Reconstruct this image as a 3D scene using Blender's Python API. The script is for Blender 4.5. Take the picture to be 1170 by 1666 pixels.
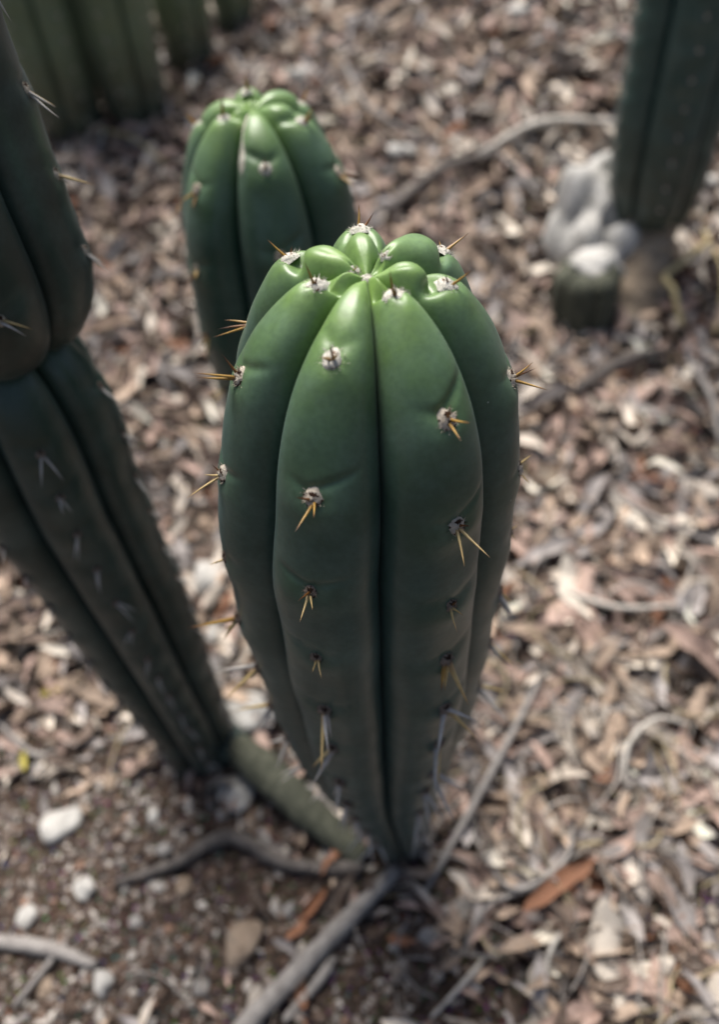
import bpy, math, random
import numpy as np
from mathutils import Matrix, Vector

for o in list(bpy.data.objects):
    bpy.data.objects.remove(o)
scene = bpy.context.scene
col = scene.collection

# ------------------------------------------------------------------ camera
CAM_POS = (-0.0112, -0.2354, 0.680)
cam_d = bpy.data.cameras.new("camera")
cam = bpy.data.objects.new("camera", cam_d)
col.objects.link(cam)
_right = Vector((0.99628481, -0.06253761, -0.05920829))
_up = Vector((0.08611953, 0.72347435, 0.68495861))
_back = Vector((0.0, -0.687512845, 0.726172216))
m = Matrix((_right, _up, _back)).transposed().to_4x4()
m.translation = Vector(CAM_POS)
cam.matrix_world = m
cam_d.sensor_fit = 'VERTICAL'
cam_d.sensor_height = 36.0
cam_d.sensor_width = 25.3
cam_d.lens = 27.03
cam_d.clip_start = 0.01
cam_d.clip_end = 500.0
cam_d.dof.use_dof = True
cam_d.dof.focus_distance = 0.285
cam_d.dof.aperture_fstop = 4.2
scene.camera = cam

# ------------------------------------------------------------------ world, sun, exposure
SUN_EL, SUN_AZ = math.radians(64), math.radians(-18)     # azimuth from +Y towards +X
w = bpy.data.worlds.new("World")
scene.world = w
w.use_nodes = True
nt = w.node_tree
nt.nodes.clear()
sky = nt.nodes.new('ShaderNodeTexSky')
sky.sky_type = 'NISHITA'
sky.sun_disc = False
sky.sun_elevation = SUN_EL
sky.sun_rotation = SUN_AZ
sky.air_density = 1.0
sky.dust_density = 4.0
bg = nt.nodes.new('ShaderNodeBackground')
bg.inputs['Strength'].default_value = 0.05
wo = nt.nodes.new('ShaderNodeOutputWorld')
nt.links.new(sky.outputs[0], bg.inputs[0])
nt.links.new(bg.outputs[0], wo.inputs[0])
sun_d = bpy.data.lights.new("sun", 'SUN')
sun_d.energy = 3.2
sun_d.angle = math.radians(32)
sun_d.color = (1.0, 0.965, 0.92)
sun = bpy.data.objects.new("sun", sun_d)
col.objects.link(sun)
_sd = Vector((math.sin(SUN_AZ) * math.cos(SUN_EL), math.cos(SUN_AZ) * math.cos(SUN_EL), math.sin(SUN_EL)))
sun.rotation_euler = _sd.to_track_quat('Z', 'Y').to_euler()
sun.location = _sd * 5
scene.view_settings.view_transform = 'Standard'
scene.view_settings.look = 'None'
scene.view_settings.gamma = 1.0
scene.view_settings.use_curve_mapping = False
scene.view_settings.exposure = 1.05
scene.render.engine = 'CYCLES'
scene.cycles.use_denoising = True
scene.cycles.max_bounces = 6

# ------------------------------------------------------------------ helpers
rng = np.random.default_rng(11)
random.seed(5)


def link(o, parent=None):
    col.objects.link(o)
    if parent is not None:
        o.parent = parent
    return o


def tag(o, label=None, cat=None, group=None, kind=None):
    if label: o["label"] = label
    if cat: o["category"] = cat
    if group: o["group"] = group
    if kind: o["kind"] = kind
    return o


def empty(name, loc):
    o = bpy.data.objects.new(name, None)
    o.empty_display_size = 0.02
    o.location = loc
    return link(o)


def mesh_from(name, verts, faces, mat=None, smooth=True):
    me = bpy.data.meshes.new(name)
    me.from_pydata([tuple(v) for v in np.asarray(verts).tolist()], [], faces)
    if smooth:
        me.polygons.foreach_set("use_smooth", [True] * len(me.polygons))
    if mat: me.materials.append(mat)
    me.update()
    return me


def obj(name, me, parent=None, loc=None):
    o = bpy.data.objects.new(name, me)
    if loc is not None: o.location = loc
    return link(o, parent)


def fattr(me, name, values):
    a = me.attributes.new(name, 'FLOAT', 'POINT')
    a.data.foreach_set("value", np.asarray(values, dtype=np.float32))


def cattr(me, name, values):
    a = me.attributes.new(name, 'FLOAT_COLOR', 'POINT')
    v = np.ones((len(values), 4), dtype=np.float32)
    v[:, :3] = values
    a.data.foreach_set("color", v.ravel())


def gz(x, y):
    """height of the ground"""
    x = np.asarray(x, float); y = np.asarray(y, float)
    sp = lambda t, k: k * np.logaddexp(0, np.clip(t / k, -60, 60))
    z = 0.27 * (sp(y - 0.22, 0.12) - sp(y - 4.0, 1.0))
    fade = np.exp(-((x / 3) ** 2 + (y / 4) ** 2))
    z = z + fade * (0.006 * np.sin(7.1 * x + 2.0) * np.cos(6.3 * y + .7) + 0.003 * np.sin(17 * x - 11 * y))
    return z


# ------------------------------------------------------------------ node helpers
class NT:
    def __init__(self, name):
        self.m = bpy.data.materials.new(name)
        self.m.use_nodes = True
        self.t = self.m.node_tree
        self.t.nodes.clear()
        self.out = self.n('ShaderNodeOutputMaterial')
        self.b = self.n('ShaderNodeBsdfPrincipled')
        self.l(self.b.outputs[0], self.out.inputs[0])

    def n(self, kind, **kw):
        nd = self.t.nodes.new(kind)
        for k, v in kw.items(): setattr(nd, k, v)
        return nd

    def l(self, a, b): self.t.links.new(a, b)

    def coord(self, what='Object'):
        return self.n('ShaderNodeTexCoord').outputs[what]

    def noise(self, scale, detail=4, rough=.55, vec=None):
        nd = self.n('ShaderNodeTexNoise')
        nd.inputs['Scale'].default_value = scale
        nd.inputs['Detail'].default_value = detail
        nd.inputs['Roughness'].default_value = rough
        self.l(vec if vec is not None else self.coord(), nd.inputs['Vector'])
        return nd.outputs['Fac']

    def voronoi(self, scale, vec=None, feature='F1'):
        nd = self.n('ShaderNodeTexVoronoi', feature=feature)
        nd.inputs['Scale'].default_value = scale
        self.l(vec if vec is not None else self.coord(), nd.inputs['Vector'])
        return nd

    def ramp(self, fac, stops, interp='LINEAR'):
        nd = self.n('ShaderNodeValToRGB')
        cr = nd.color_ramp
        cr.interpolation = interp
        while len(cr.elements) < len(stops): cr.elements.new(0.5)
        for e, (p, c) in zip(cr.elements, stops):
            e.position = p
            e.color = (*c, 1) if isinstance(c, tuple) else (c, c, c, 1)
        self.l(fac, nd.inputs[0])
        return nd.outputs[0]

    def mix(self, fac, a, b, mode='MIX'):
        nd = self.n('ShaderNodeMix', data_type='RGBA', blend_type=mode)
        for i, v in ((0, fac), (6, a), (7, b)):
            if isinstance(v, tuple): nd.inputs[i].default_value = (*v, 1)
            elif isinstance(v, (int, float)): nd.inputs[i].default_value = v
            else: self.l(v, nd.inputs[i])
        return nd.outputs[2]

    def attr(self, name, out='Fac'):
        return self.n('ShaderNodeAttribute', attribute_name=name).outputs[out]

    def bump(self, h, strength, dist, normal=None):
        nd = self.n('ShaderNodeBump')
        nd.inputs['Strength'].default_value = strength
        nd.inputs['Distance'].default_value = dist
        self.l(h, nd.inputs['Height'])
        if normal is not None: self.l(normal, nd.inputs['Normal'])
        self.l(nd.outputs[0], self.b.inputs['Normal'])
        return nd.outputs[0]

    def set(self, base=None, rough=None, spec=None, **kw):
        if base is not None:
            if isinstance(base, tuple): self.b.inputs['Base Color'].default_value = (*base, 1)
            else: self.l(base, self.b.inputs['Base Color'])
        if rough is not None:
            if isinstance(rough, (int, float)): self.b.inputs['Roughness'].default_value = rough
            else: self.l(rough, self.b.inputs['Roughness'])
        if spec is not None: self.b.inputs['Specular IOR Level'].default_value = spec
        return self.m


def mat_cactus(name, skin, young, old, bloom=0.3):
    k = NT(name)
    n1 = k.noise(16, 5, .6)
    n2 = k.noise(70, 4, .6)
    c = k.mix(k.ramp(n1, [(.3, 0.0), (.72, 1.0)]), skin, tuple(v * f for v, f in zip(skin, (1.35, 1.3, 1.4))))
    c = k.mix(k.attr('young'), c, young)
    c = k.mix(k.attr('old'), c, k.mix(n2, tuple(v * .75 for v in old), tuple(v * 1.3 for v in old)))
    # waxy bloom, patchy
    bl = k.n('ShaderNodeMath', operation='MULTIPLY')
    k.l(k.ramp(k.noise(38, 6, .65), [(.42, 0.0), (.75, 1.0)]), bl.inputs[0]); bl.inputs[1].default_value = bloom
    c = k.mix(bl.outputs[0], c, (.16, .24, .21))
    # small pale corky specks
    v = k.voronoi(130)
    sp = k.ramp(v.outputs['Distance'], [(.035, 1.0), (.06, 0.0)])
    gate = k.ramp(v.outputs['Color'], [(.80, 0.0), (.82, 1.0)])
    spk = k.mix(1.0, sp, gate, 'MULTIPLY')
    c = k.mix(spk, c, (.32, .36, .30))
    # fine darker mottling
    c = k.mix(k.ramp(k.noise(420, 3, .6), [(.35, .18), (.6, 0.0)]), c, (.012, .028, .018))
    k.bump(k.noise(520, 3, .6), .12, .0006)
    k.set(c, k.ramp(n2, [(.3, .34), (.7, .48)]), .55)
    k.b.inputs['Sheen Weight'].default_value = .05
    k.b.inputs['Sheen Roughness'].default_value = .45
    k.b.inputs['Sheen Tint'].default_value = (.75, .9, 1.0, 1)
    return k.m


M = {}
M['cactus'] = mat_cactus('cactus_skin', (.022, .054, .045), (.195, .320, .070), (.042, .047, .030), .34)
M['cactus_dull'] = mat_cactus('cactus_skin_dull', (.022, .038, .030), (.05, .08, .04), (.030, .031, .022), .25)
M['cactus_far'] = mat_cactus('cactus_skin_far', (.115, .155, .078), (.16, .21, .08), (.06, .055, .035), .25)


def mat_areole(name, wool, dark, cut):
    k = NT(name)
    v = k.voronoi(620)
    n = k.noise(900, 4, .7)
    base = k.mix(n, tuple(c * .6 for c in wool), tuple(min(.9, c * 1.25) for c in wool))
    pits = k.ramp(k.noise(480, 2, .5), [(cut, 0.0), (cut + .07, 1.0)])
    base = k.mix(pits, base, dark)
    k.bump(n, .9, .0012)
    return k.set(base, .95, .1)


M['areole_young'] = mat_areole('areole_wool_young', (.74, .69, .60), (.16, .08, .045), .62)
M['areole'] = mat_areole('areole_wool', (.62, .54, .44), (.05, .025, .016), .53)
M['areole_old'] = mat_areole('areole_wool_old', (.30, .235, .185), (.05, .03, .022), .54)


def mat_spine(name, stops, rough=.4):
    k = NT(name)
    sep = k.n('ShaderNodeSeparateXYZ')
    k.l(k.coord('Generated'), sep.inputs[0])
    c = k.ramp(sep.outputs['Z'], stops)
    c = k.mix(k.ramp(k.noise(9, 3, .6, k.coord('Generated')), [(.35, .35), (.6, 0.0)]), c, (.05, .025, .012))
    return k.set(c, rough, .5)


M['spine_amber'] = mat_spine('spine_amber', [(0, (.10, .045, .015)), (.18, (.34, .19, .035)), (.6, (.45, .27, .06)), (.85, (.22, .10, .03)), (1, (.06, .03, .015))])
M['spine_brown'] = mat_spine('spine_brown', [(0, (.22, .10, .02)), (.4, (.20, .08, .02)), (.75, (.08, .03, .012)), (1, (.03, .012, .008))])
M['spine_pale'] = mat_spine('spine_pale', [(0, (.25, .15, .07)), (.3, (.64, .48, .21)), (.8, (.58, .40, .16)), (1, (.20, .11, .05))])
M['spine_grey'] = mat_spine('spine_grey', [(0, (.36, .33, .30)), (.5, (.58, .55, .50)), (1, (.42, .38, .33))], .7)

# leaf materials
LEAFCOL = {'tan': (.42, .315, .235), 'grey': (.33, .30, .285), 'pinkish': (.40, .285, .235),
           'rust': (.26, .115, .06), 'brown': (.11, .078, .06), 'cream': (.72, .63, .53)}


def mat_leaf(name, colr, attr=False):
    k = NT(name)
    if attr:
        c0 = k.attr('tint', 'Color')
        vec = k.coord('Object'); sc = 60
    else:
        oi = k.n('ShaderNodeObjectInfo')
        c0 = k.ramp(oi.outputs['Random'], [(0, tuple(c * .72 for c in colr)), (1, tuple(min(.85, c * 1.22) for c in colr))])
        vec = k.coord('Object'); sc = 60
    n = k.noise(sc, 5, .65, vec)
    c = k.mix(k.ramp(n, [(.3, .55), (.55, 0.0)]), c0, (.07, .045, .03))
    c = k.mix(k.ramp(k.noise(sc * 4, 3, .6, vec), [(.55, 0.0), (.8, .35)]), c, (.55, .5, .44))
    k.bump(k.noise(sc * 6, 4, .6, vec), .4, .001)
    return k.set(c, .72, .3)


for kx, v in LEAFCOL.items():
    M['leaf_' + kx] = mat_leaf('dry_leaf_' + kx, v)
M['leaf_yellow'] = mat_leaf('yellow_leaf', (.50, .44, .10))
M['litter'] = mat_leaf('litter', (0, 0, 0), True)


def mat_soil():
    k = NT('soil')
    c = k.ramp(k.noise(34, 8, .7), [(.25, (.034, .024, .018)), (.5, (.085, .060, .046)), (.75, (.15, .115, .092))])
    v = k.voronoi(210)
    c = k.mix(k.ramp(v.outputs['Distance'], [(.0, .7), (.45, 0.0)]), c, k.mix(.5, v.outputs['Color'], (.16, .12, .10), 'MULTIPLY'))
    h = k.noise(160, 8, .7)
    k.bump(h, 1.0, .012)
    return k.set(c, .95, .15)


M['soil'] = mat_soil()


def mat_stone(name, a, b, sc=70):
    k = NT(name)
    c = k.ramp(k.noise(sc, 7, .65), [(.3, a), (.68, b)])
    c = k.mix(k.ramp(k.noise(sc * .4, 3, .5), [(.55, 0.0), (.7, .5)]), c, (.16, .13, .10))
    k.bump(k.noise(sc * 4, 6, .65), .6, .002)
    return k.set(c, .9, .2)


M['white_stone'] = mat_stone('pale_stone', (.26, .245, .225), (.58, .56, .52))
M['grey_stone'] = mat_stone('grey_stone', (.16, .15, .14), (.38, .36, .34))
M['brown_stone'] = mat_stone('brown_stone', (.15, .11, .08), (.36, .28, .21))
M['white_rock'] = mat_stone('weathered_white', (.22, .21, .19), (.66, .64, .60), 30)


def mat_wood(name, a, b):
    k = NT(name)
    mp = k.n('ShaderNodeMapping')
    mp.inputs['Scale'].default_value = (1, 1, 1)
    k.l(k.coord(), mp.inputs[0])
    n = k.noise(120, 6, .7, mp.outputs[0])
    c = k.ramp(n, [(.28, a), (.7, b)])
    k.bump(k.noise(300, 5, .6), .6, .0015)
    return k.set(c, .85, .2)


M['twig_grey'] = mat_wood('weathered_twig', (.14, .125, .115), (.36, .335, .31))
M['twig_dark'] = mat_wood('dark_twig', (.05, .043, .04), (.17, .15, .135))
M['twig_pale'] = mat_wood('pale_twig', (.32, .29, .25), (.60, .56, .50))
M['straw'] = mat_wood('straw', (.33, .25, .11), (.62, .52, .30))
M['cork'] = mat_wood('corky_stem', (.17, .125, .088), (.44, .35, .25))
M['green_cork'] = mat_wood('green_corky_stem', (.035, .040, .028), (.13, .13, .095))
M['scar'] = mat_stone('scar', (.40, .38, .30), (.66, .64, .54), 300)
M['flake'] = mat_leaf('bits', (0, 0, 0), True)

# ------------------------------------------------------------------ ribbed stems
#STEM-BEGIN


def catmull(pts, n):
    P = np.asarray(pts, float)
    P = np.vstack([2 * P[0] - P[1], P, 2 * P[-1] - P[-2]])
    out = []
    for i in range(1, len(P) - 2):
        t = np.linspace(0, 1, n, endpoint=False)[:, None]
        a, b, c, d = P[i - 1], P[i], P[i + 1], P[i + 2]
        out.append(.5 * ((2 * b) + (-a + c) * t + (2 * a - 5 * b + 4 * c - d) * t ** 2 + (-a + 3 * b - 3 * c + d) * t ** 3))
    out.append(P[-2][None, :])
    return np.vstack(out)


class Stem:
    """outline (radius, height) of the rib crests, rib azimuths in degrees (0 = -Y, positive to +X)"""

    def __init__(self, profile, azs, axis=None, depth=.0195, soft=.020, seed=0, base_depth=.35, pq=(2.7, .53), tilt=0.0):
        c = catmull(profile, 24)
        c[:, 0] = np.maximum(c[:, 0], 0)
        d = np.r_[0, np.cumsum(np.hypot(*np.diff(c, axis=0).T))]
        self.S = d[-1]
        self._d, self._c = d, c
        self.azs = list(azs)
        self.axis = axis or ([0, 1], [0, 0], [0, 0])
        self.depth, self.soft, self.bd, self.pq, self.tilt = depth, soft, base_depth, pq, tilt
        self.rs = np.random.default_rng(seed)
        self.ph = self.rs.uniform(0, 6.28, (len(azs), 3))
        self.areoles = {}

    def rz(self, s):
        return np.interp(s, self._d, self._c[:, 0]), np.interp(s, self._d, self._c[:, 1])

    def nrm(self, s):
        e = .004
        a = self.rz(np.clip(s - e, 0, self.S)); b = self.rz(np.clip(s + e, 0, self.S))
        dr, dz = b[0] - a[0], b[1] - a[1]
        L = np.hypot(dr, dz) + 1e-12
        return dz / L, -dr / L

    def s_at(self, R=None, z=None):
        ss = np.linspace(.0, self.S, 4000)
        r, zz = self.rz(ss)
        return ss[np.argmin((r - R) ** 2 + (zz - z) ** 2)]

    def off(self, z):
        return np.interp(z, self.axis[0], self.axis[1]), np.interp(z, self.axis[0], self.axis[2])

    def drop(self, rib, s, phi):
        """how far the surface lies under the crest outline"""
        r, z = self.rz(s)
        D = self.depth * (1 - np.exp(-r / self.soft))
        D = D * (self.bd + (1 - self.bd) * np.clip(s / (.35 * self.S), 0, 1))
        p, q = self.pq
        L = np.clip(1 - np.abs(phi) ** p, 0, 1) ** q
        h = D * (1 - L)
        a, b, c = self.ph[rib]
        h = h + .0011 * np.sin(s * 31 + a) * (1 - phi ** 2) * np.clip(r / .03, 0, 1) + .0006 * np.sin(s * 83 + b) * np.cos(phi * 2 + c) * np.clip(r / .03, 0, 1)
        for sk, amp, tilt in self.areoles.get(rib, []):
            rk, _ = self.rz(sk)
            yg = np.exp(-(rk / .036) ** 4)
            sg = .0020 + .0022 * yg
            sn = sk + .0035 + .0020 * yg + (.010 - .007 * yg) * np.abs(phi + .12 * tilt) + .002 * tilt * phi
            wid = np.exp(-(np.abs(phi - .15 * tilt) / (.42 + .45 * yg)) ** 3)
            dd = (s - sn)
            h = h + amp * (.0011 + .0040 * yg) * np.exp(-(dd / sg) ** 2) * wid
            h = h - (.0012 + .0008 * yg) * np.exp(-((s - sk + .004) / .0075) ** 2 - (phi / .5) ** 2) * np.clip(rk / .015, 0, 1)
            h = h - amp * .0016 * yg * np.exp(-((s - sn - .009) / .0055) ** 2 - (phi / .75) ** 4) * np.clip(r / .010, 0, 1)
            h = h + .0012 * np.exp(-((s - sk) / .0032) ** 2 - (phi / .16) ** 2)
        return h

    def bounds(self):
        n = len(self.azs)
        o = []
        for i in range(n):
            a = self.azs[i]
            nx = self.azs[(i + 1) % n]
            if i == n - 1: nx += 360
            pv = self.azs[i - 1]
            if i == 0: pv -= 360
            o.append(((a + pv) / 2, a, (a + nx) / 2))
        return o

    def place(self, az, s, h):
        r, z = self.rz(s)
        nr, nz = self.nrm(s)
        rr = np.maximum(r - nr * h, 0)
        zz = z - nz * h
        zz = zz - self.tilt * np.cos(az) * rr * np.clip((s / self.S - .7) / .2, 0, 1)
        ox, oy = self.off(zz)
        return np.stack([ox + rr * np.sin(az), oy - rr * np.cos(az), zz], -1)

    def frame(self, rib, s):
        az = np.radians(self.azs[rib])
        P = self.place(az, s, self.drop(rib, s, 0.0))
        nr, nz = self.nrm(s)
        n = np.array([nr * np.sin(az), -nr * np.cos(az), nz])
        side = np.array([np.cos(az), np.sin(az), 0])
        up = np.cross(n, side)
        return P, side, up, n

    def build(self, cpr=32, ds_low=.003, ds_top=.0012, s0=0.0):
        st = self.S - .13
        s = np.r_[np.arange(s0, st, ds_low), np.arange(st, self.S - .0006, ds_top)] if st > s0 else np.arange(s0, self.S - .0006, ds_top)
        cols = []
        u = np.linspace(-1, 1, cpr, endpoint=False)
        phi = np.sin(u * np.pi / 2) * .7 + u * .3
        V, yg, od = [], [], []
        for i, (lo, a, hi) in enumerate(self.bounds()):
            for f in phi:
                az = np.radians(a + (f * (a - lo) if f < 0 else f * (hi - a)))
                h = self.drop(i, s, np.full_like(s, f))
                V.append(self.place(np.full_like(s, az), s, h))
                r, z = self.rz(s)
                y = np.exp(-((self.S - s) / .040) ** 1.6) * .85 + .14 * np.exp(-(self.S - s) / .13)
                for sk, amp, tilt in self.areoles.get(i, []):
                    y = y + .22 * np.exp(-((s - sk) / .012) ** 2 - (f / .5) ** 2) * np.exp(-(self.S - sk) / .14)
                yg.append(np.clip(y, 0, 1))
                od.append(np.clip((.28 * self.S - s) / (.18 * self.S) + .1 * np.sin(az * 5 + s * 60), 0, 1) * .8)
        V = np.array(V); nc, nr, _ = V.shape
        top = self.place(0.0, self.S, 0.0)
        verts = np.vstack([V.reshape(-1, 3), top[None, :]])
        ya = np.r_[np.array(yg).ravel(), 1.0]; oa = np.r_[np.array(od).ravel(), 0.0]
        c = np.arange(nc); r = np.arange(nr - 1)
        C_, R_ = np.meshgrid(c, r, indexing='ij')
        n1 = (C_ + 1) % nc
        F = np.stack([C_ * nr + R_, n1 * nr + R_, n1 * nr + R_ + 1, C_ * nr + R_ + 1], -1).reshape(-1, 4).tolist()
        F += [[int(i * nr + nr - 1), int(((i + 1) % nc) * nr + nr - 1), nc * nr] for i in c]
        F.append([int(i * nr) for i in c[::-1]])
        return verts, F, ya, oa


MAIN_PROFILE = [(.021, -.012), (.0245, .03), (.033, .09), (.0425, .15), (.0495, .20), (.0555, .25), (.0598, .295), (.0628, .335),
                (.0642, .375), (.0640, .4145), (.0632, .443), (.0606, .4715), (.0565, .497), (.0500, .5165), (.043, .530),
                (.035, .5395), (.027, .5455), (.018, .549), (.010, .5495), (.004, .547), (0, .545)]
MAIN_AXIS = ([0, .17, .28, .37, .44, .47, .52, .548], [0, -.0115, -.0115, -.0102, -.0083, -.0060, -.0035, -.0018], [.015, .006, 0, 0, 0, 0, 0, 0])
MAIN_AZ = [-126, -74, -23, 29, 80, 132, 181]
MAIN_AREOLES = {  # rib -> (radius, height) of its areoles from the tip down
    2: [(.0313, .5364), (.0592, .4993), (.0659, .4545), (.0625, .4087), (.0620, .363), (.0610, .322), (.0585, .278), (.0560, .235), (.052, .19), (.045, .14), (.04, .09)],
    3: [(.0175, .5485), (.0444, .5190), (.0572, .4780), (.0657, .4325), (.0651, .3919), (.0652, .352), (.064, .312), (.060, .27), (.056, .23), (.05, .18), (.042, .11)],
    1: [(.0183, .5467), (.0491, .5210), (.0621, .4773), (.0638, .4296), (.065, .385), (.064, .34), (.061, .30), (.06, .255), (.056, .21), (.05, .16), (.04, .10)],
    4: [(.0274, .5421), (.0542, .5063), (.0625, .4612), (.0649, .4223), (.065, .38), (.065, .335), (.061, .29), (.06, .25), (.055, .20), (.05, .15), (.04, .09)],
    0: [(.0050, .5475), (.0326, .5420), (.0530, .5080), (.066, .43), (.066, .38), (.062, .31), (.06, .25), (.055, .20), (.045, .12)],
    5: [(.0097, .5490), (.0400, .5340), (.0610, .475), (.066, .42), (.066, .37), (.064, .32), (.06, .26), (.055, .20), (.045, .12)],
    6: [(.0290, .5440), (.0540, .508), (.066, .45), (.066, .40), (.0655, .34), (.061, .28), (.057, .22), (.048, .15)],
}


MAIN_NOTCH = {(2, 0): .25, (1, 0): 1.5, (3, 0): 1.3, (4, 0): 1.6, (0, 1): 1.9, (5, 1): 2.4, (6, 0): 1.4, (0, 0): .5, (5, 0): .6}


def make_main_stem():
    st = Stem(MAIN_PROFILE, MAIN_AZ, MAIN_AXIS, seed=3, tilt=.12)
    for rib, L in MAIN_AREOLES.items():
        st.areoles[rib] = [(st.s_at(R, z), st.rs.uniform(.75, 1.25) * MAIN_NOTCH.get((rib, i), 1), st.rs.uniform(-1, 1)) for i, (R, z) in enumerate(L)]
    return st


#STEM-END
MAIN_SPINES = {  # (rib, areole) -> spines in mm: sideways, upwards along the rib, outwards
    (0, 0): [(1.8, 1.9, 7.2)],
    (0, 1): [(1.5, -1.4, 9.7), (-2.3, 2.1, 3.0)],
    (0, 2): [(9.7, -7.5, 10.7), (3.9, -3.0, 10.6), (7.1, -5.4, 10.9)],
    (1, 0): [(0.0, 0.0, 10.0), (2.9, 2.3, 5.7)],
    (1, 1): [(-1.3, -1.1, 15.9), (-0.5, -1.9, 14.8), (-2.8, 6.4, 7.6)],
    (1, 2): [(4.2, -5.1, 15.7), (-1.0, 1.5, 7.8), (-2.4, 3.8, 3.7)],
    (1, 3): [(0.6, -0.5, 7.5), (0.2, -0.1, 4.6)],
    (2, 0): [(-0.2, -1.4, 9.9), (1.5, 3.2, 10.1), (4.8, 1.6, 8.6)],
    (2, 1): [(-1.3, -4.0, 13.6), (3.5, -0.8, 9.1), (-2.6, 5.1, 7.7)],
    (2, 2): [(1.3, -2.4, 12.5), (4.3, 0.2, 7.6), (-1.7, 2.4, 7.9)],
    (2, 3): [(1.0, 1.1, 7.4), (4.7, -0.5, 8.2)],
    (3, 0): [(-1.8, 2.0, 10.6), (-1.9, -1.1, 7.5)],
    (3, 1): [(1.3, -0.2, 10.9), (-2.9, -4.1, 10.1), (-1.3, 7.0, 6.6)],
    (3, 2): [(1.5, -4.4, 16.6), (-6.6, -6.3, 12.9), (0.6, 3.9, 6.2)],
    (3, 3): [(0.5, 1.8, 7.3), (-4.4, -2.1, 10.3), (1.1, 5.1, 2.6)],
    (4, 0): [(-0.8, -2.5, 9.9), (-1.9, 4.0, 3.8)],
    (4, 1): [(-4.1, -5.6, 12.2), (2.4, 3.5, 9.1), (0.8, 1.2, 9.4)],
    (4, 2): [(3.2, 3.2, 5.8), (-3.7, -4.0, 4.5)],
    (4, 3): [(2.3, 1.5, 3.7), (-2.6, -2.9, 3.1)],
    (5, 0): [(-1.6, 3.7, 5.1)],
    (5, 1): [(-3.8, -2.3, 10.9), (3.8, 0.9, 4.0), (-3.2, -2.4, 9.5)],
    (6, 0): [(-1.0, -0.1, 9.1), (-4.7, -0.3, 5.7)],
}


# ------------------------------------------------------------------ areoles and spines
def areole_mesh(name, mat, seed, rad):
    rs = np.random.default_rng(seed)
    nr_, na = 6, 16
    V = [(0, 0, .55 * rad * .5)]
    for i in range(1, nr_ + 1):
        f = i / nr_
        for j in range(na):
            a = 2 * math.pi * (j + .5 * (i % 2)) / na
            lump = 1 + rs.uniform(-.14, .14)
            h = .5 * rad * (1 - f ** 2.2) * (1 + rs.uniform(-.3, .3)) - .12 * rad * (f > .95) * 2
            V.append((rad * f * lump * math.cos(a) * .92, rad * f * lump * math.sin(a) * 1.05, h))
    F = [[0, 1 + j, 1 + (j + 1) % na] for j in range(na)]
    for i in range(nr_ - 1):
        for j in range(na):
            a, b = 1 + i * na + j, 1 + i * na + (j + 1) % na
            F.append([a, a + na, b + na, b])
    # wool: short hairs standing out all round
    for q in range(90):
        a = rs.uniform(0, 6.283); f = rs.uniform(.2, 1.0) ** .6
        p = np.array([rad * f * math.cos(a), rad * f * math.sin(a), .42 * rad * (1 - f ** 2)])
        d = np.array([math.cos(a) * f * 1.3, math.sin(a) * f * 1.3, .8]) + rs.normal(0, .45, 3)
        d = d / np.linalg.norm(d) * rad * rs.uniform(.18, .5)
        sd = np.cross(d, rs.normal(0, 1, 3)); sd = sd / np.linalg.norm(sd) * rad * .035
        k = len(V)
        V += [tuple(p - sd), tuple(p + sd), tuple(p + d)]
        F.append([k, k + 1, k + 2])
    return mesh_from(name, V, F, mat)


def spine_mesh(name, mat, bend):
    V, F = [], []
    n, rows = 7, 6
    for i in range(rows):
        t = i / (rows - 1)
        r = (1 - t) ** .8 * (1.0 if i else 1.25) + .03
        for j in range(n):
            a = 2 * math.pi * j / n
            V.append((r * math.cos(a) + bend * math.sin(t * 3.1), r * math.sin(a), t))
    for i in range(rows - 1):
        for j in range(n):
            a, b = i * n + j, i * n + (j + 1) % n
            F.append([a, b, b + n, a + n])
    F.append(list(range(n))[::-1]); F.append([(rows - 1) * n + j for j in range(n)])
    return mesh_from(name, V, F, mat)


AM = {k: [areole_mesh('areole', M[mk], 20 + 7 * i + q, rad) for i in range(3)]
      for q, (k, mk, rad) in enumerate((('young', 'areole_young', .0045), ('mid', 'areole', .0044), ('old', 'areole_old', .0034), ('far', 'areole', .0034)))}
SM = {k: [spine_mesh('spine', M['spine_' + k], b) for b in (0.15, -.25, .45)] for k in ('amber', 'brown', 'pale', 'grey')}


def frame_matrix(P, side, up, n):
    mt = Matrix((Vector(side), Vector(up), Vector(n))).transposed().to_4x4()
    mt.translation = Vector(P)
    return mt


def add_areole(parent, P, side, up, n, kind, spines, mats, thick=.00055, rs=random):
    a = bpy.data.objects.new('areole', rs.choice(AM[kind]))
    link(a, parent)
    a.matrix_local = frame_matrix(P, side, up, n)
    for i, v in enumerate(spines):
        v = Vector(v)
        sp = bpy.data.objects.new('spine', rs.choice(SM[mats[i % len(mats)]]))
        link(sp, a)
        q = v.to_track_quat('Z', 'Y').to_matrix().to_4x4() @ Matrix.Rotation(rs.uniform(0, 6.28), 4, 'Z')
        L = v.length
        t = thick * (.75 + .35 * min(1, L / .014))
        mt = q @ Matrix.Diagonal((t, t, L, 1))
        mt.translation = Vector((v.x * .06 + rs.uniform(-.0007, .0007), v.y * .06 + rs.uniform(-.0007, .0007), .0004))
        sp.matrix_local = mt
    return a


def random_spines(rs, n, lo=.006, hi=.015, down=.3):
    out = []
    for i in range(n):
        d = Vector((rs.uniform(-.8, .8), rs.uniform(-.9, .6) - down, rs.uniform(.5, 1.0)))
        out.append(d.normalized() * rs.uniform(lo, hi))
    return out


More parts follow.
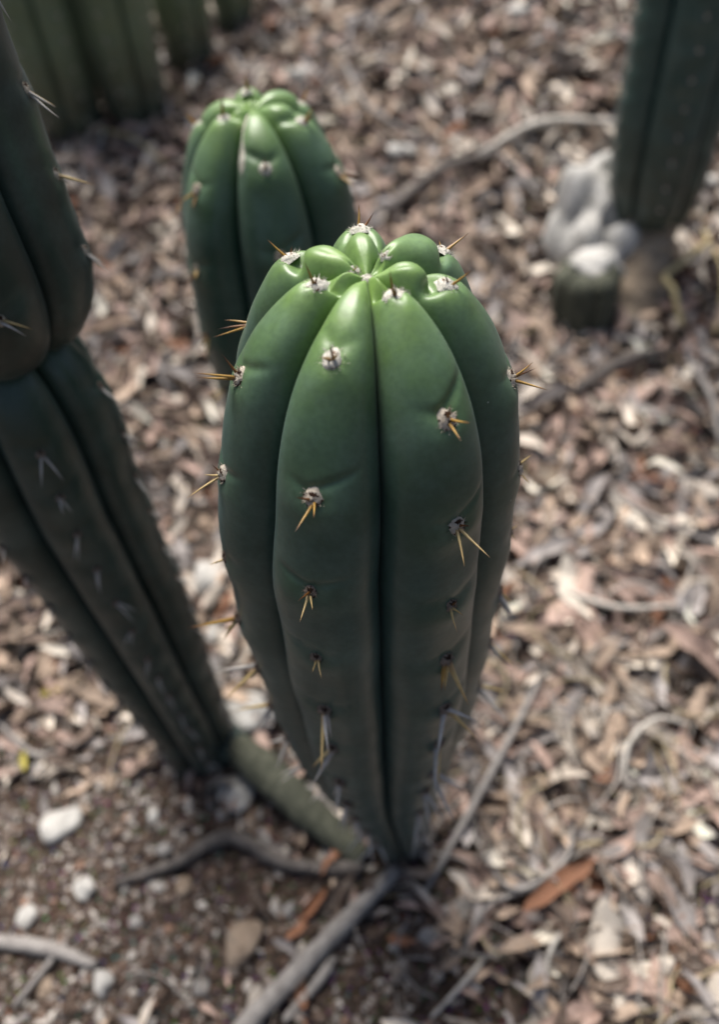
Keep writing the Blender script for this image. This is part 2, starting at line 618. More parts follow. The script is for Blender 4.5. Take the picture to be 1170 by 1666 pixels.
def stem_object(parent, name, st, mat, cpr=32, ds_low=.003, ds_top=.0012):
    V, F, ya, oa = st.build(cpr, ds_low, ds_top)
    me = mesh_from(name, V, F, mat)
    fattr(me, 'young', ya); fattr(me, 'old', oa)
    return obj(name, me, parent)


def auto_areoles(st, spacing, first=.012, last=.03, seed=0, fixed=None):
    rs = np.random.default_rng(seed)
    for rib in range(len(st.azs)):
        s = st.S - first - rs.uniform(0, spacing * .8)
        L = []
        if fixed and rib in fixed:
            L = [st.s_at(R, z) for R, z in fixed[rib]]
            s = L[-1] - spacing
        while s > last:
            L.append(s)
            s -= spacing * rs.uniform(.9, 1.1)
        st.areoles[rib] = [(q, rs.uniform(.7, 1.2), rs.uniform(-1, 1)) for q in L]


# ------------------------------------------------------------------ the ground
def spread(lo, hi, n, k):
    t = np.linspace(-1, 1, n)
    f = np.sinh(k * t) / np.sinh(k)
    return lo + (f + 1) / 2 * (hi - lo)


gx = spread(-60, 60, 361, 7.6)
gy = spread(-60, 60, 361, 7.6) + .45
X, Y = np.meshgrid(gx, gy, indexing='ij')
Z = gz(X, Y)
nearm = np.exp(-((X / 1.5) ** 2 + ((Y - .5) / 1.6) ** 2))
Z = Z + nearm * rng.normal(0, .0016, Z.shape)
nx_, ny_ = X.shape
I, J = np.meshgrid(np.arange(nx_ - 1), np.arange(ny_ - 1), indexing='ij')
F = np.stack([I * ny_ + J, (I + 1) * ny_ + J, (I + 1) * ny_ + J + 1, I * ny_ + J + 1], -1).reshape(-1, 4).tolist()
g = obj('ground', mesh_from('ground', np.stack([X, Y, Z], -1).reshape(-1, 3), F, M['soil']))
tag(g, 'bare brown soil under the leaf litter', 'ground', kind='structure')

# ------------------------------------------------------------------ the main cactus
cactus = tag(empty('columnar_cactus', (0, 0, 0)), 'large glossy green ribbed cactus column with amber spines and bright green crown', 'cactus', 'ribbed cactus columns')
st = make_main_stem()
stem_object(cactus, 'stem', st, M['cactus'], 44, .0028, .0009)
rs = random.Random(8)
for rib, L in st.areoles.items():
    for i, (s, amp, tilt) in enumerate(L):
        P, side, up, n = st.frame(rib, s)
        age = st.S - s
        if (rib, i) in MAIN_SPINES:
            sp = [Vector(v) * .001 for v in MAIN_SPINES[rib, i]]
            mats = [('amber', 'brown', 'amber'), ('amber', 'amber', 'brown'), ('pale', 'pale', 'brown')][0 if age < .04 else (1 if age < .09 else 2)]
            if age < .04 and len(sp) == 2: mats = ('amber', 'brown')
        else:
            k = 3 if age < .3 else 2
            sp = random_spines(rs, k, .008, .018, .75)
            mats = ('pale', 'pale', 'amber') if age < .20 else ('grey', 'grey', 'pale')
        kind = 'young' if age < .055 else ('mid' if age < .13 else 'old')
        if age < .02: sp = sp[:2]
        if age > .19: sp = [v * 1.15 for v in sp]
        ar = add_areole(cactus, P - n * .0003, side, up, n, kind, sp, mats, .00062 if age < .19 else .00095, rs)
        if age > .19: ar.scale = (1.25, 1.25, 1.5)
        if P is not None and st.rz(s)[0] < .012: ar.scale = (.6, .6, .6)
# woolly tuft in the growing point
P = st.place(0.0, st.S, 0.0)
tuft = obj('crown_wool', AM['young'][1], cactus); tuft.location = P; tuft.scale = (.6, .6, .6)

# ------------------------------------------------------------------ cactus behind it
B0 = (-.054, .2504)
zb = float(gz(*B0))
back = tag(empty('columnar_cactus', (B0[0], B0[1], zb)), 'green ribbed cactus with a white scar streak on its crown', 'cactus', 'ribbed cactus columns')
prof = [(.032, -.01), (.036, .05), (.044, .12), (.052, .2), (.0590, .28), (.0625, .34), (.0635, .38), (.061, .43), (.0575, .455),
        (.050, .477), (.0425, .4905), (.034, .500), (.025, .506), (.016, .5085), (.008, .507), (0, .504)]
k = (.520 - zb) / .5075
sb = Stem([(r * .97, z * k) for r, z in prof], [-111, -51, 9, 69, 129, 189], depth=.0195, seed=9, tilt=.10)
auto_areoles(sb, .050, .02, .05, 4, {1: [(.0225, .506), (.052, .472)], 2: [(.046, .488)], 3: [(.036, .50), (.053, .468)], 0: [(.045, .491)],
                                     4: [(.042, .492)], 5: [(.02, .508)]})
stem_object(back, 'stem', sb, M['cactus'], 30, .004, .0015)
rs = random.Random(3)
for rib, L in sb.areoles.items():
    for s, amp, tilt in L:
        P, side, up, n = sb.frame(rib, s)
        age = sb.S - s
        if age < .05: sp = [Vector((rs.uniform(-.3, .3), rs.uniform(-.2, .5), 1)).normalized() * rs.uniform(.011, .015) for _ in range(2)]
        else: sp = random_spines(rs, 3, .009, .017)
        add_areole(back, P - n * .0003, side, up, n, 'young' if age < .06 else ('mid' if age < .14 else 'old'), sp,
                   ('brown', 'amber') if age < .05 else (('amber', 'pale', 'brown') if age < .2 else ('pale', 'grey')), .00085, rs)
# pale corky scar running down the flank of a rib
ribc, (lo, a_, hi) = 2, sb.bounds()[2]
V, F = [], []
ss = np.linspace(sb.S - .012, sb.S - .052, 26)
for i, s in enumerate(ss):
    t = i / 25
    wdt = .15 * (1 - .3 * t) * (.6 + .4 * math.sin(9 * t + 1)) * min(1, 6 * (1 - t) + .15)
    for j in range(5):
        f = -.70 + wdt * (j / 2 - 1) * (1 + .8 * (1 - t))
        az = np.radians(a_ + f * (a_ - lo))
        V.append(sb.place(az, s, sb.drop(2, s, f) - .0005 * (1 - (j / 2 - 1) ** 2) - .0002))
for i in range(25):
    for j in range(4):
        F.append([i * 5 + j, i * 5 + j + 1, i * 5 + 6 + j, i * 5 + 5 + j])
sc = obj('scar', mesh_from('scar', V, F, M['scar']), back)
sc['label'] = 'white corky scar streak beside a furrow'

# ------------------------------------------------------------------ two-jointed cactus on the left
L0 = (-.180, .1177)
left = tag(empty('columnar_cactus', (*L0, 0)), 'dark dull two-jointed cactus with a fat upper joint over a narrow waist', 'cactus', 'ribbed cactus columns')
sl = Stem([(.030, -.012), (.0345, .015), (.0375, .05), (.041, .12), (.0445, .2), (.048, .28), (.050, .35), (.049, .41), (.044, .44), (.034, .458), (.02, .463), (0, .463)],
          [-150, -92, -34, 24, 86, 146], ([0, .1, .35, .46], [0, -.004, -.016, -.014], [0, 0, 0, 0]), depth=.018, seed=14, base_depth=.5)
auto_areoles(sl, .032, .06, .03, 6)
lo_ = stem_object(left, 'lower_stem', sl, M['cactus_dull'], 24, .004, .003)
su = Stem([(.018, .452), (.030, .455), (.045, .464), (.0555, .482), (.060, .51), (.0605, .55), (.0600, .60), (.059, .66), (.057, .74), (.052, .79), (.040, .82), (.022, .834), (0, .832)],
          [-148, -88, -28, 32, 92, 152], ([.45, .6, .84], [-.012, -.014, -.014], [0, 0, 0]), depth=.019, seed=15, base_depth=.75)
auto_areoles(su, .036, .02, .04, 8)
up_ = stem_object(left, 'upper_stem', su, M['cactus_dull'], 28, .003, .002)
rs = random.Random(12)
for s_, kinds, mats, nsp in ((sl, 'old', ('grey', 'grey'), 2), (su, 'far', ('grey', 'pale', 'grey'), 3)):
    for rib, L in s_.areoles.items():
        for s, amp, tilt in L:
            P, side, up, n = s_.frame(rib, s)
            add_areole(left, P - n * .0003, side, up, n, kinds, random_spines(rs, nsp, .008, .018, .55), mats, .00075, rs)

# ------------------------------------------------------------------ cactus on the right, raised on a corky foot
R0 = (.402, .721)
zr = float(gz(*R0))
right = tag(empty('columnar_cactus', (*R0, zr)), 'blue-green cactus with tiny grey spines on a corky foot beside the white rock', 'cactus', 'ribbed cactus columns')
h0 = .185 - zr
sr = Stem([(.034, h0 - .006), (.047, h0 + .004), (.055, h0 + .025), (.0605, h0 + .07), (.0635, h0 + .14), (.065, h0 + .25), (.065, h0 + .38), (.062, h0 + .48), (.052, h0 + .53), (.03, h0 + .555), (0, h0 + .56)],
          [-158, -86, -10, 62, 134], depth=.023, seed=21, base_depth=.7)
auto_areoles(sr, .030, .02, .03, 9)
stem_object(right, 'stem', sr, M['cactus'], 24, .004, .003)
rs = random.Random(2)
for rib, L in sr.areoles.items():
    for s, amp, tilt in L:
        P, side, up, n = sr.frame(rib, s)
        add_areole(right, P - n * .0003, side, up, n, 'far', random_spines(rs, 2, .005, .009), ('grey',), .0005, rs)


def lump_mesh(name, rad, mat, seed, amp=.25, sub=3, flat=1.0, freq=2.2):
    import bmesh
    bm = bmesh.new()
    bmesh.ops.create_icosphere(bm, subdivisions=sub, radius=1)
    rs_ = np.random.default_rng(seed)
    W = rs_.normal(0, freq, (7, 3)); ph = rs_.uniform(0, 6.28, 7)
    for v in bm.verts:
        c = np.array(v.co)
        f = 1 + amp * float(np.mean(np.sin(W @ c + ph))) * 1.8 + amp * .3 * float(np.mean(np.sin(3.1 * W @ c + 2 * ph)))
        v.co = Vector((c[0] * f * rad[0], c[1] * f * rad[1], c[2] * f * rad[2] * flat))
    me = bpy.data.meshes.new(name)
    bm.to_mesh(me); bm.free()
    me.polygons.foreach_set("use_smooth", [True] * len(me.polygons))
    me.materials.append(mat)
    return me


def tube(name, pts, radii, mat, n=8, seed=0, rough=.0):
    """bent tapering stick along 3-D points"""
    P = catmull(np.asarray(pts, float), 8)
    rr = np.interp(np.linspace(0, 1, len(P)), np.linspace(0, 1, len(radii)), radii)
    rs_ = np.random.default_rng(seed)
    V, F = [], []
    for i, p in enumerate(P):
        t = P[min(i + 1, len(P) - 1)] - P[max(i - 1, 0)]
        t = t / (np.linalg.norm(t) + 1e-9)
        a = np.cross(t, [0, 0, 1.0]); a = a / (np.linalg.norm(a) + 1e-9)
        b = np.cross(a, t)
        for j in range(n):
            q = 2 * math.pi * j / n
            r = rr[i] * (1 + rough * rs_.uniform(-1, 1))
            V.append(p + r * (a * math.cos(q) + b * math.sin(q)))
    m_ = len(P)
    for i in range(m_ - 1):
        for j in range(n):
            F.append([i * n + j, i * n + (j + 1) % n, (i + 1) * n + (j + 1) % n, (i + 1) * n + j])
    F.append(list(range(n))[::-1]); F.append([(m_ - 1) * n + j for j in range(n)])
    return mesh_from(name, V, F, mat)


foot = tube('corky_foot', [(-.035, -.085, -.055), (-.022, -.05, -.01), (-.006, -.012, h0 * .55), (0, 0, h0 + .012)], [.050, .047, .043, .040], M['cork'], 18, 4, .10)
obj('corky_foot', foot, right)

# white rock and cut stump beside it
rk = tag(empty('white_rock', (.325, .735, float(gz(.325, .735)))), 'weathered white rock leaning against the foot of the blue-green cactus', 'rock')
obj('boulder', lump_mesh('boulder', (.044, .05, .068), M['white_rock'], 5, .5, 4, 1.0, 2.6), rk, (0, 0, .045))
obj('lower_knob', lump_mesh('lower_knob', (.033, .036, .034), M['white_rock'], 8, .5, 4, 1.0, 2.6), rk, (.012, -.050, .026))
obj('upper_knob', lump_mesh('upper_knob', (.030, .04, .034), M['white_rock'], 9, .5, 4, 1.0, 2.6), rk, (.026, .050, .080))
stump = tag(empty('cactus_stump', (.302, .628, float(gz(.302, .628)))), 'short dark green-brown cactus stump in front of the white rock', 'stump')
ss_ = Stem([(.038, -.02), (.042, .01), (.043, .045), (.040, .066), (.027, .076), (.012, .074), (0, .072)], [-150, -90, -30, 30, 90, 150], depth=.010, seed=33, base_depth=.8)
V, F, ya, oa = ss_.build(14, .004, .003)
obj('stump_body', mesh_from('stump_body', V, F, M['green_cork']), stump)
cut = lump_mesh('dry_cut', (.027, .026, .011), M['white_rock'], 12, .5, 4)
obj('dry_cut', cut, stump, (.006, .010, .072))

# fallen arm at the foot of the main cactus
arm = tag(empty('fallen_cactus_arm', (-.09, .05, float(gz(-.09, .05)))), 'short grey-green cactus arm lying on the soil beside the main column', 'cactus arm')
pts = [(-.062, .062, .018), (-.030, .030, .022), (0, 0, .020), (.030, -.028, .014), (.056, -.05, .004)]
obj('arm_body', tube('arm_body', pts, [.012, .017, .016, .013, .010], M['green_cork'], 14, 6, .08), arm)
kn = obj('arm_tip', lump_mesh('arm_tip', (.016, .018, .015), M['cactus_dull'], 14, .2, 3), arm, (-.058, .060, .018))

# clump of cacti far behind on the left
far = [(-.425, 1.115, .058, .50, 'broad olive-green cactus column, outermost of the background clump'),
       (-.318, 1.140, .058, .46, 'broad olive-green cactus column with a dark furrow, in the middle of the background clump'),
       (-.235, 1.27, .048, .36, 'dark green cactus column behind the others in the background clump'),
       (-.16, 1.37, .040, .20, 'low dark cactus stub at the end of the background clump')]
for i, (x, y, r, h, lb) in enumerate(far):
    z0 = float(gz(x, y))
    e = tag(empty('columnar_cactus', (x, y, z0)), lb, 'cactus', 'ribbed cactus columns')
    s5 = Stem([(r * .8, -.02), (r * .92, .03), (r, .1 * h / .4), (r * 1.03, h * .5), (r, h * .8), (r * .85, h * .91), (r * .5, h * .985), (r * .2, h), (0, h * .995)],
              list(np.array([-140, -68, 4, 76, 148]) + 15 * i - 30), depth=.36 * r, seed=50 + i, base_depth=.7)
    auto_areoles(s5, .035, .02, .02, 60 + i)
    stem_object(e, 'stem', s5, M['cactus_far'], 18, .006, .004)
    rs = random.Random(70 + i)
    for rib, L in s5.areoles.items():
        for s, amp, tilt in L:
            P, side, up, n = s5.frame(rib, s)
            add_areole(e, P - n * .0003, side, up, n, 'far', random_spines(rs, 1, .006, .009), ('grey',), .0005, rs)


# ------------------------------------------------------------------ leaf litter
def leaf_geo(nl, nw, wid, curl, cup, twist, asym=0.0, jag=0.0, seed=0):
    """unit-length dry leaf lying along +X"""
    rs_ = np.random.default_rng(seed)
    V, F = [], []
    for i in range(nl + 1):
        t = i / nl
        w_ = wid * (math.sin(math.pi * min(1, (t * .94 + .03)) ** (.85 + asym)) ** .75) * (1 + jag * rs_.uniform(-1, 1))
        ang = curl * (t - .5)
        x = math.sin(ang) / curl if abs(curl) > .05 else t - .5
        z = (1 - math.cos(ang)) / curl if abs(curl) > .05 else 0
        cr = .05 * jag * 8 * rs_.normal()
        sh = .25 * wid * rs_.normal() * jag * 3
        for j in range(nw + 1):
            f = 2 * j / nw - 1
            yy = f * w_ / 2 * (1 + 1.5 * jag * rs_.uniform(-1, .5)) + sh
            a = cup * f
            zz = z + abs(w_ / 2 * f) * math.sin(abs(a)) * np.sign(cup) + jag * .28 * rs_.uniform(-1, 1) * wid + cr * .3
            yy = yy * math.cos(a)
            tw = twist * (t - .5)
            V.append((x, yy * math.cos(tw) - zz * math.sin(tw) * .3, zz + yy * math.sin(tw)))
    for i in range(nl):
        for j in range(nw):
            a = i * (nw + 1) + j
            F.append([a, a + nw + 1, a + nw + 2, a + 1])
    return np.array(V), F


LEAVES = [(.34, .9, .5, .3), (.42, -.7, .7, -.5), (.30, 1.6, .4, .8), (.5, .5, .9, .2), (.26, -1.2, .6, 1.0), (.45, 1.1, -.5, -.4), (.36, 2.3, .8, .2), (.22, .6, .3, .5)]
lo_leaf = [leaf_geo(5, 2, *a, .1 * (i % 3), .14, i) for i, a in enumerate(LEAVES)]
hi_leaf = [leaf_geo(9, 4, *a, .1 * (i % 3), .11, i) for i, a in enumerate(LEAVES)]


def soil_mask(x, y):
    """1 where the bare gritty soil shows (left foreground), 0 in the litter"""
    d = np.hypot((x + .25) / .30, (y + .02) / .19)
    d2 = np.hypot((x + .05) / .13, (y + .09) / .09)
    return np.clip(np.maximum(1.25 - d, .95 - .6 * d2), 0, 1)


def keep_out(x, y, pad=0.0):
    for cx, cy, r in ((0, .012, .022), (*B0, .034), (*L0, .032), (.385, .68, .05), (-.425, 1.105, .04), (-.335, 1.12, .04), (-.262, 1.235, .04), (-.195, 1.33, .034)):
        if (x - cx) ** 2 + (y - cy) ** 2 < (r + pad) ** 2: return True
    return False


tones = ['tan', 'grey', 'pinkish', 'rust', 'brown', 'cream']
tonep = [.25, .19, .20, .025, .185, .15]


def rot(yaw, pitch, roll):
    return np.array(Matrix.Rotation(yaw, 3, 'Z') @ Matrix.Rotation(pitch, 3, 'Y') @ Matrix.Rotation(roll, 3, 'X'))


def gslope(x, y):
    e = .01
    return float((gz(x + e, y) - gz(x - e, y)) / (2 * e)), float((gz(x, y + e) - gz(x, y - e)) / (2 * e))


V_, F_, T_ = [], [], []
base = 0
N = 0
while N < 15000:
    if N % 5 == 0:
        x = rng.uniform(-1.35, 1.25); y = rng.uniform(-.42, 2.1)
    else:
        y = rng.uniform(-.22, 1.55); x = rng.uniform(-1, 1) * (.36 + .44 * (y + .2))
    if rng.uniform() < soil_mask(x, y) * 1.1 or keep_out(x, y): continue
    N += 1
    lv, lf = lo_leaf[rng.integers(len(lo_leaf))]
    L = rng.uniform(.016, .058) * (.7 if soil_mask(x, y) > .3 else 1)
    Rm = rot(rng.uniform(0, 6.28), rng.normal(0, .28) , rng.normal(0, .45))
    p = (lv * L) @ Rm.T
    gxs, gys = gslope(x, y)
    p[:, 2] += p[:, 0] * gxs + p[:, 1] * gys
    p[:, 2] += float(gz(x, y)) - p[:, 2].min() * .55 + rng.uniform(-.001, .013)
    p[:, 0] += x; p[:, 1] += y
    c = np.array(LEAFCOL[rng.choice(tones, p=tonep)]) * rng.uniform(.45, 1.25)
    V_.append(p); T_.append(np.tile(np.clip(c, 0, .8), (len(p), 1)))
    F_ += [[i + base for i in f] for f in lf]
    base += len(p)
me = mesh_from('leaf_litter', np.vstack(V_), F_, M['litter'])
cattr(me, 'tint', np.vstack(T_))
tag(obj('leaf_litter', me), 'thick mat of small dry brown and grey leaves covering the soil', 'leaf litter', kind='stuff')

# crumbs: grit, bark chips, seed cases on the soil
V_, F_, T_ = [], [], []
base = 0
octa = np.array([(1, 0, 0), (-1, 0, 0), (0, 1, 0), (0, -1, 0), (0, 0, 1), (0, 0, -1)], float)
of = [[0, 2, 4], [2, 1, 4], [1, 3, 4], [3, 0, 4], [2, 0, 5], [1, 2, 5], [3, 1, 5], [0, 3, 5]]
N = 0
while N < 15000:
    if rng.uniform() < .6:
        x = rng.normal(-.22, .2); y = rng.normal(-.02, .16)
    else:
        x = rng.uniform(-1.3, 1.2); y = rng.uniform(-.4, 2.0)
    if keep_out(x, y): continue
    N += 1
    s = rng.uniform(.0015, .0055) * (1.0 if rng.uniform() < .93 else 1.8)
    p = octa * (1 + rng.uniform(-.35, .35, (6, 1))) * s * np.array([1, rng.uniform(.4, 1), rng.uniform(.25, .7)])
    p = p @ rot(rng.uniform(0, 6.28), rng.normal(0, .4), rng.normal(0, .4)).T
    p += (x, y, float(gz(x, y)) + s * .25)
    u = rng.uniform()
    c = np.array((.105, .07, .052)) if u < .62 else (np.array((.27, .23, .20)) if u < .82 else (np.array((.22, .13, .09)) if u < .86 else np.array((.42, .385, .345))))
    V_.append(p); T_.append(np.tile(c * rng.uniform(.6, 1.3), (6, 1)))
    F_ += [[i + base for i in f] for f in of]
    base += 6
me = mesh_from('soil_crumbs', np.vstack(V_), F_, M['flake'], False)
cattr(me, 'tint', np.vstack(T_))
tag(obj('soil_crumbs', me), 'loose grit and bark crumbs scattered over the brown soil', 'grit', kind='stuff')

# fine twiglets and grass stalks tangled in the litter
V_, F_, T_ = [], [], []
base = 0
for q in range(1500):
    x = rng.uniform(-1.3, 1.2); y = rng.uniform(-.4, 2.0)
    hoop = q < 200
    if hoop: x = rng.uniform(0, .36); y = rng.uniform(-.16, .22)
    if keep_out(x, y, .02): continue
    L = rng.uniform(.02, .09); a = rng.uniform(0, 6.28); bend = rng.uniform(-1.4, 1.4) * (1.8 if hoop else 1); r = rng.uniform(.0004, .0011) * (1.3 if hoop else 1)
    n_ = 7
    ang = a + bend * np.linspace(-.5, .5, n_)
    dx = np.cumsum(np.cos(ang)) * L / n_; dy = np.cumsum(np.sin(ang)) * L / n_
    px, py = x + dx, y + dy
    pz = gz(px, py) + rng.uniform(.004, .012) + (.010 if hoop else 0) + .006 * np.sin(np.linspace(0, 3.14, n_)) * rng.uniform(0, 1.5)
    tri = []
    for i in range(n_):
        nx2, ny2 = -math.sin(ang[i]), math.cos(ang[i])
        for (u, v) in ((1, 0), (-.5, .87), (-.5, -.87)):
            tri.append((px[i] + nx2 * r * u, py[i] + ny2 * r * u, pz[i] + r * v))
    for i in range(n_ - 1):
        for j in range(3):
            F_.append([base + i * 3 + j, base + i * 3 + (j + 1) % 3, base + i * 3 + 3 + (j + 1) % 3, base + i * 3 + 3 + j])
    V_.append(np.array(tri)); base += n_ * 3
    c = [np.array((.34, .31, .28)), np.array((.45, .37, .22)), np.array((.15, .12, .10))][rng.choice(3, p=[.5, .2, .3])]
    T_.append(np.tile(c * rng.uniform(.7, 1.2), (n_ * 3, 1)))
me = mesh_from('fine_twigs', np.vstack(V_), F_, M['flake'])
cattr(me, 'tint', np.vstack(T_))
tag(obj('fine_twigs', me), 'hair-thin grey twiglets and stalks tangled through the litter', 'twiglets', kind='stuff')

# the leaves that show largest: single objects
LEAF_LABEL = {'tan': 'tan dry leaf lying loose on top of the litter', 'grey': 'weathered grey dry leaf lying loose on top of the litter',
              'pinkish': 'pinkish-brown dry leaf lying loose on top of the litter', 'rust': 'rust-orange dry leaf lying loose on top of the litter',
              'brown': 'dark brown dry leaf lying loose on top of the litter', 'cream': 'pale cream dry leaf lying loose on top of the litter'}
LEAF_SHAPE = ['narrow arched', 'broad arched', 'strongly curled', 'broad cupped', 'narrow twisted', 'broad twisted', 'rolled-up', 'long thin']
LMESH = {}
for tname in tones:
    LMESH[tname] = [mesh_from('dry_leaf', v, f, M['leaf_' + tname]) for v, f in hi_leaf]


def put_leaf(x, y, L, tone, yaw, pitch, roll, k, lift):
    me_ = LMESH[tone][k]
    o = bpy.data.objects.new('dry_leaf', me_)
    link(o)
    Rm = rot(yaw, pitch, roll)
    gxs, gys = gslope(x, y)
    nrm_ = Vector((-gxs, -gys, 1)).normalized()
    q = Vector((0, 0, 1)).rotation_difference(nrm_).to_matrix()
    Mx = q @ Matrix(Rm.tolist())
    pz = (hi_leaf[k][0] * L) @ np.array(Mx).T
    mt = Mx.to_4x4() @ Matrix.Diagonal((L, L, L, 1))
    mt.translation = Vector((x, y, float(gz(x, y)) - pz[:, 2].min() * .7 + lift))
    o.matrix_world = mt
    lb_ = LEAF_LABEL[tone].replace('dry leaf', LEAF_SHAPE[k] + ' dry leaf')
    tag(o, lb_, 'leaf', tone + ' ' + LEAF_SHAPE[k] + ' leaves on the litter')
    return o


cnt = 0
while cnt < 295:
    v = rng.uniform()
    y = -.16 + 1.55 * v ** 1.25
    wid = .30 + .42 * (y + .16)
    x = rng.uniform(-wid - .02, wid) + .02
    if rng.uniform() < soil_mask(x, y) * 2.2 or keep_out(x, y, .02): continue
    cnt += 1
    tone = rng.choice(tones, p=[.29, .14, .24, .025, .055, .25])
    L = rng.uniform(.042, .082)
    put_leaf(x, y, L, tone, rng.uniform(0, 6.28), rng.normal(0, .16), rng.normal(0, .3), int(rng.integers(8)), rng.uniform(.004, .014))
o = put_leaf(.120, -.040, .075, 'rust', .48, 0, .2, 7, .024)
o["label"] = 'long narrow orange-brown dry leaf among the grey stalks in the foreground'; o["group"] = 'single marked leaves'
o = put_leaf(-.075, -.033, .030, 'rust', .9, .1, .2, 3, .006)
o["label"] = 'small rust-red leaf on dark soil by the thick grey stick'; o["group"] = 'single marked leaves'

for x, y, yaw, lb in ((-.335, .178, .4, 'small fallen yellow leaf beside the bare soil, farther up'), (-.345, .112, 1.9, 'small dull yellow leaf on the bare soil')):
    o = put_leaf(x, y, .024, 'tan', yaw, .1, .1, 3, .012)
    o.data = mesh_from('dry_leaf', *hi_leaf[3], M['leaf_yellow'])
    o["label"] = lb; o["group"] = 'single marked leaves'

# ------------------------------------------------------------------ stones
STONES = [(-.178, .294, .0226, 1.0, 'w', 'chunky white stone under the dark two-jointed cactus'),
          (-.173, .230, .0115, 1.1, 'w', None), (-.130, .141, .0250, 1.0, 'w', 'large pale stone wedged between the two-jointed cactus and the main column'),
          (-.144, .067, .0167, .6, 'w', 'flat oval pale stone at the foot of the two-jointed cactus'), (-.303, .049, .0208, .63, 'w', 'long pale grey stone on the bare soil'),
          (-.269, -.005, .0104, .85, 'w', None), (-.314, -.023, .0102, 1.0, 'w', None), (-.243, -.075, .0096, 1.0, 'w', 'round white pebble below the curved grey stick'),
          (-.047, 1.187, .0205, 1.0, 'w', 'bright white stone behind the scarred cactus crown'), (.098, .975, .0226, .75, 'w', 'pale stone lying behind the crown of the main column'),
          (-.278, .418, .0130, .78, 'w', None), (.336, 1.301, .0257, .83, 'w', 'white stone far up the slope'),
          (.208, .004, .0157, .6, 'g', None), (.225, .076, .0090, 1.0, 'w', None), (.139, -.094, .0094, .9, 'g', None), (.157, .112, .0081, .86, 'w', None),
          (-.131, -.054, .0167, .76, 'b', 'tan-brown stone on dark soil beside the thick grey stick'), (.542, .852, .0161, 1.0, 'w', None), (-.057, .011, .0084, .88, 'g', None),
          (.178, .698, .0166, .6, 'w', None), (-.185, -.011, .0083, .75, 'b', None), (-.319, .191, .0099, .75, 'b', None), (.155, .046, .0087, .75, 'w', None),
          (.015, -.066, .0088, .78, 'g', None), (.365, .420, .0144, .7, 'b', None), (.213, .453, .0147, .7, 'w', None), (-.333, .105, .0081, .71, 'g', None),
          (-.223, -.034, .0060, .83, 'g', None), (-.217, .050, .0055, .8, 'w', None), (-.097, -.035, .0060, .83, 'g', None), (-.205, .02, .008, .7, 'g', None),
          (-.262, .085, .009, .7, 'b', None), (-.165, -.085, .007, .8, 'g', None), (-.288, -.075, .008, .7, 'b', None), (-.12, .015, .009, .7, 'g', None)]
SL = {'w': ('small white pebble half sunk in the litter', 'white pebbles'), 'g': ('small grey pebble half sunk in the litter', 'grey pebbles'), 'b': ('small brown pebble half sunk in the litter', 'brown pebbles')}
for i, (x, y, r, asp, kd, lb) in enumerate(STONES):
    me = lump_mesh('stone', (r, r * rng.uniform(.7, .95), r * .62 * asp), {'w': M['white_stone'], 'g': M['grey_stone'], 'b': M['brown_stone']}[kd], 100 + i, .34, 3)
    o = obj('stone' if r > .012 else 'pebble', me, None, (x, y, float(gz(x, y)) + r * .30 * asp + .002))
    o.rotation_euler = (0, 0, rng.uniform(0, 6.28))
    tag(o, lb or SL[kd][0], 'stone' if r > .012 else 'pebble', 'marked stones' if lb else SL[kd][1])

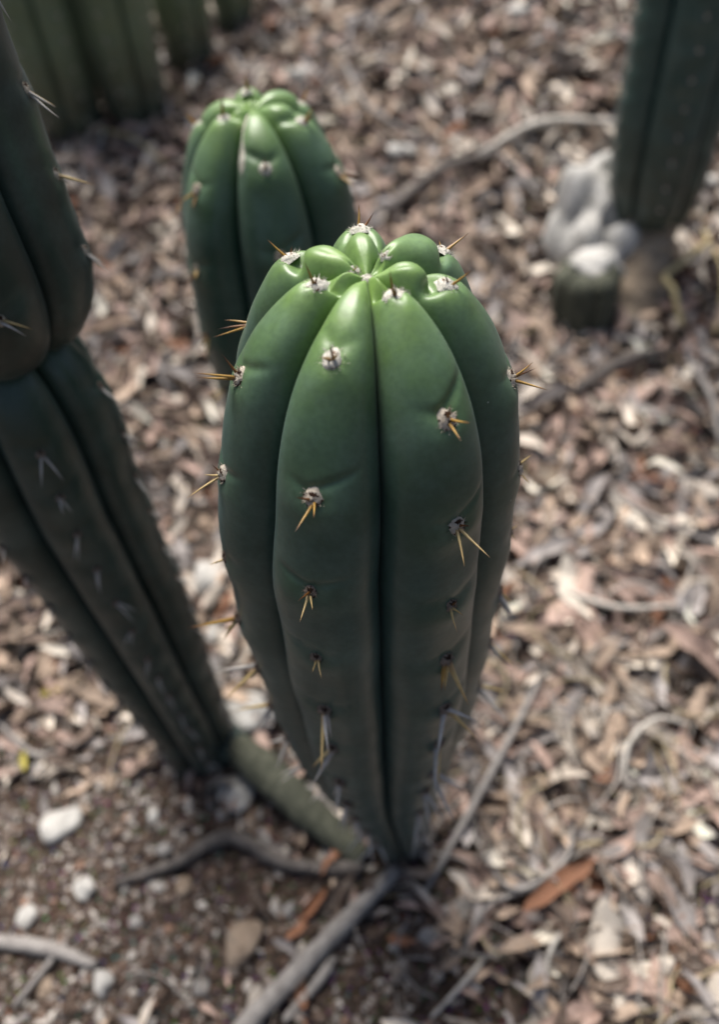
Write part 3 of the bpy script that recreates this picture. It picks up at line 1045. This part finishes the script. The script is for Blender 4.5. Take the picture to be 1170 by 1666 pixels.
# ------------------------------------------------------------------ sticks, twigs, straws
TWIGS = [('stick', [(-.005, -.013), (-.052, -.052), (-.116, -.104), (-.15, -.132)], [.006, .0075, .008, .0065], 'twig_grey', .010, 'thick weathered grey stick leading away from the foot of the main column'),
         ('stick', [(-.360, -.036), (-.296, -.048), (-.249, -.064)], [.005, .0062, .0035], 'twig_grey', .006, 'curved smooth grey stick on the bare soil'),
         ('root', [(-.035, -.009), (-.097, -.001), (-.148, .026), (-.192, .007), (-.243, -.004)], [.006, .0055, .007, .005, .003], 'twig_dark', .006, 'dark crooked root arching over the bare soil'),
         ('twig', [(.159, .160), (.086, .057), (.014, -.034)], [.0024, .0032, .0026], 'twig_grey', .016, 'long straight grey twig lying right of the main column foot'),
         ('stick', [(.065, .828), (.154, .900), (.242, .935)], [.006, .0075, .005], 'twig_dark', .012, 'dark grey stick behind the main column crown'),
         ('stick', [(.215, .940), (.317, .982), (.431, .982)], [.005, .0068, .006], 'twig_pale', .014, 'pale bleached stick reaching the blue-green cactus'),
         ('stick', [(.259, .494), (.318, .520), (.377, .542)], [.005, .007, .004], 'twig_dark', .012, 'dark stick in front of the corky cactus foot'),
         ('twig', [(.408, .515), (.411, .451), (.406, .398)], [.003, .004, .003], 'twig_grey', .014, 'curved grey twig in front of the bent straws'),
         ('tendril', [(.197, .037), (.209, .069), (.240, .090), (.274, .089)], [.0016, .0022, .0022, .0014], 'twig_pale', .018, 'pale half-hoop tendril over the litter'),
         ('tendril', [(.061, .006), (.084, -.040), (.128, -.024), (.146, .009)], [.0014, .0020, .0020, .0014], 'twig_grey', .016, 'U-shaped grey tendril near the orange-brown leaf'),
         ('tendril', [(.092, -.117), (.104, -.085), (.129, -.061)], [.0014, .002, .0014], 'twig_pale', .016, 'short pale tendril curving up beside the orange-brown leaf'),
         ('tendril', [(.038, -.080), (.062, -.051), (.105, -.037)], [.0014, .0020, .0016], 'twig_grey', .016, 'grey tendril running towards the orange-brown leaf'),
         ('twig', [(.287, .832), (.262, .886), (.237, .956)], [.002, .003, .002], 'twig_grey', .014, 'thin grey twig crossing below the pale bleached stick'),
         ('straw', [(.495, .724), (.43, .655), (.405, .635), (.409, .61), (.415, .578)], [.003, .004, .004, .004, .003], 'straw', .035, 'kinked yellow straw in front of the corky cactus foot'),
         ('straw', [(.497, .747), (.481, .637), (.452, .559)], [.0018, .0022, .0016], 'straw', .030, 'long pale straw bowing beside the kinked yellow straw'),
         ('twig', [(.028, 1.197), (.057, 1.052), (.137, .983)], [.003, .0035, .003], 'twig_grey', .012, 'grey twig running down the slope behind the crowns'),
         ('straw', [(-.385, 1.080), (-.312, 1.026), (-.261, .978)], [.0016, .0020, .0014], 'straw', .016, 'thin yellow straw in front of the background clump'),
         ('twig', [(.121, .852), (.119, .768), (.167, .739)], [.002, .003, .002], 'twig_dark', .012, 'bent dark twig behind the main column'),
         ('twig', [(-.311, -.087), (-.292, -.068), (-.277, -.043)], [.0018, .0026, .0018], 'twig_grey', .010, 'short grey twig crossing the curved smooth stick'),
         ('stick', [(-.100, -.112), (-.073, -.089), (-.061, -.073)], [.003, .0042, .0035], 'twig_grey', .008, 'short stubby grey stick beside the thick weathered one'),
         ('tendril', [(.009, -.119), (.040, -.097), (.056, -.082)], [.0014, .002, .0016], 'twig_pale', .014, 'short pale tendril in the foreground litter'),
         ('twig', [(.264, .347), (.315, .294), (.362, .274)], [.002, .003, .002], 'twig_grey', .014, 'thin grey twig in the litter far right of the main column'),
         ('twig', [(.178, .248), (.232, .207), (.301, .208)], [.002, .003, .002], 'twig_pale', .014, 'pale bent twig in the litter right of the main column'),
         ('twig', [(-.378, .151), (-.336, .117), (-.308, .124)], [.002, .003, .002], 'twig_grey', .010, 'small bent grey twig beyond the two-jointed cactus')]
for i, (nm, pts, rad, mt, lift, lb) in enumerate(TWIGS):
    P3 = []
    for j, (x, y) in enumerate(pts):
        end = j in (0, len(pts) - 1)
        P3.append((x, y, float(gz(x, y)) + max(rad) * .6 + (lift * .8 if not end else .002) + .013 * (1 - min(1, 2 * float(soil_mask(x, y))))))
    me = tube(nm, P3, rad, M[mt], 9, 40 + i, .10)
    tag(obj(nm, me), lb, nm, 'sticks and twigs on the litter')
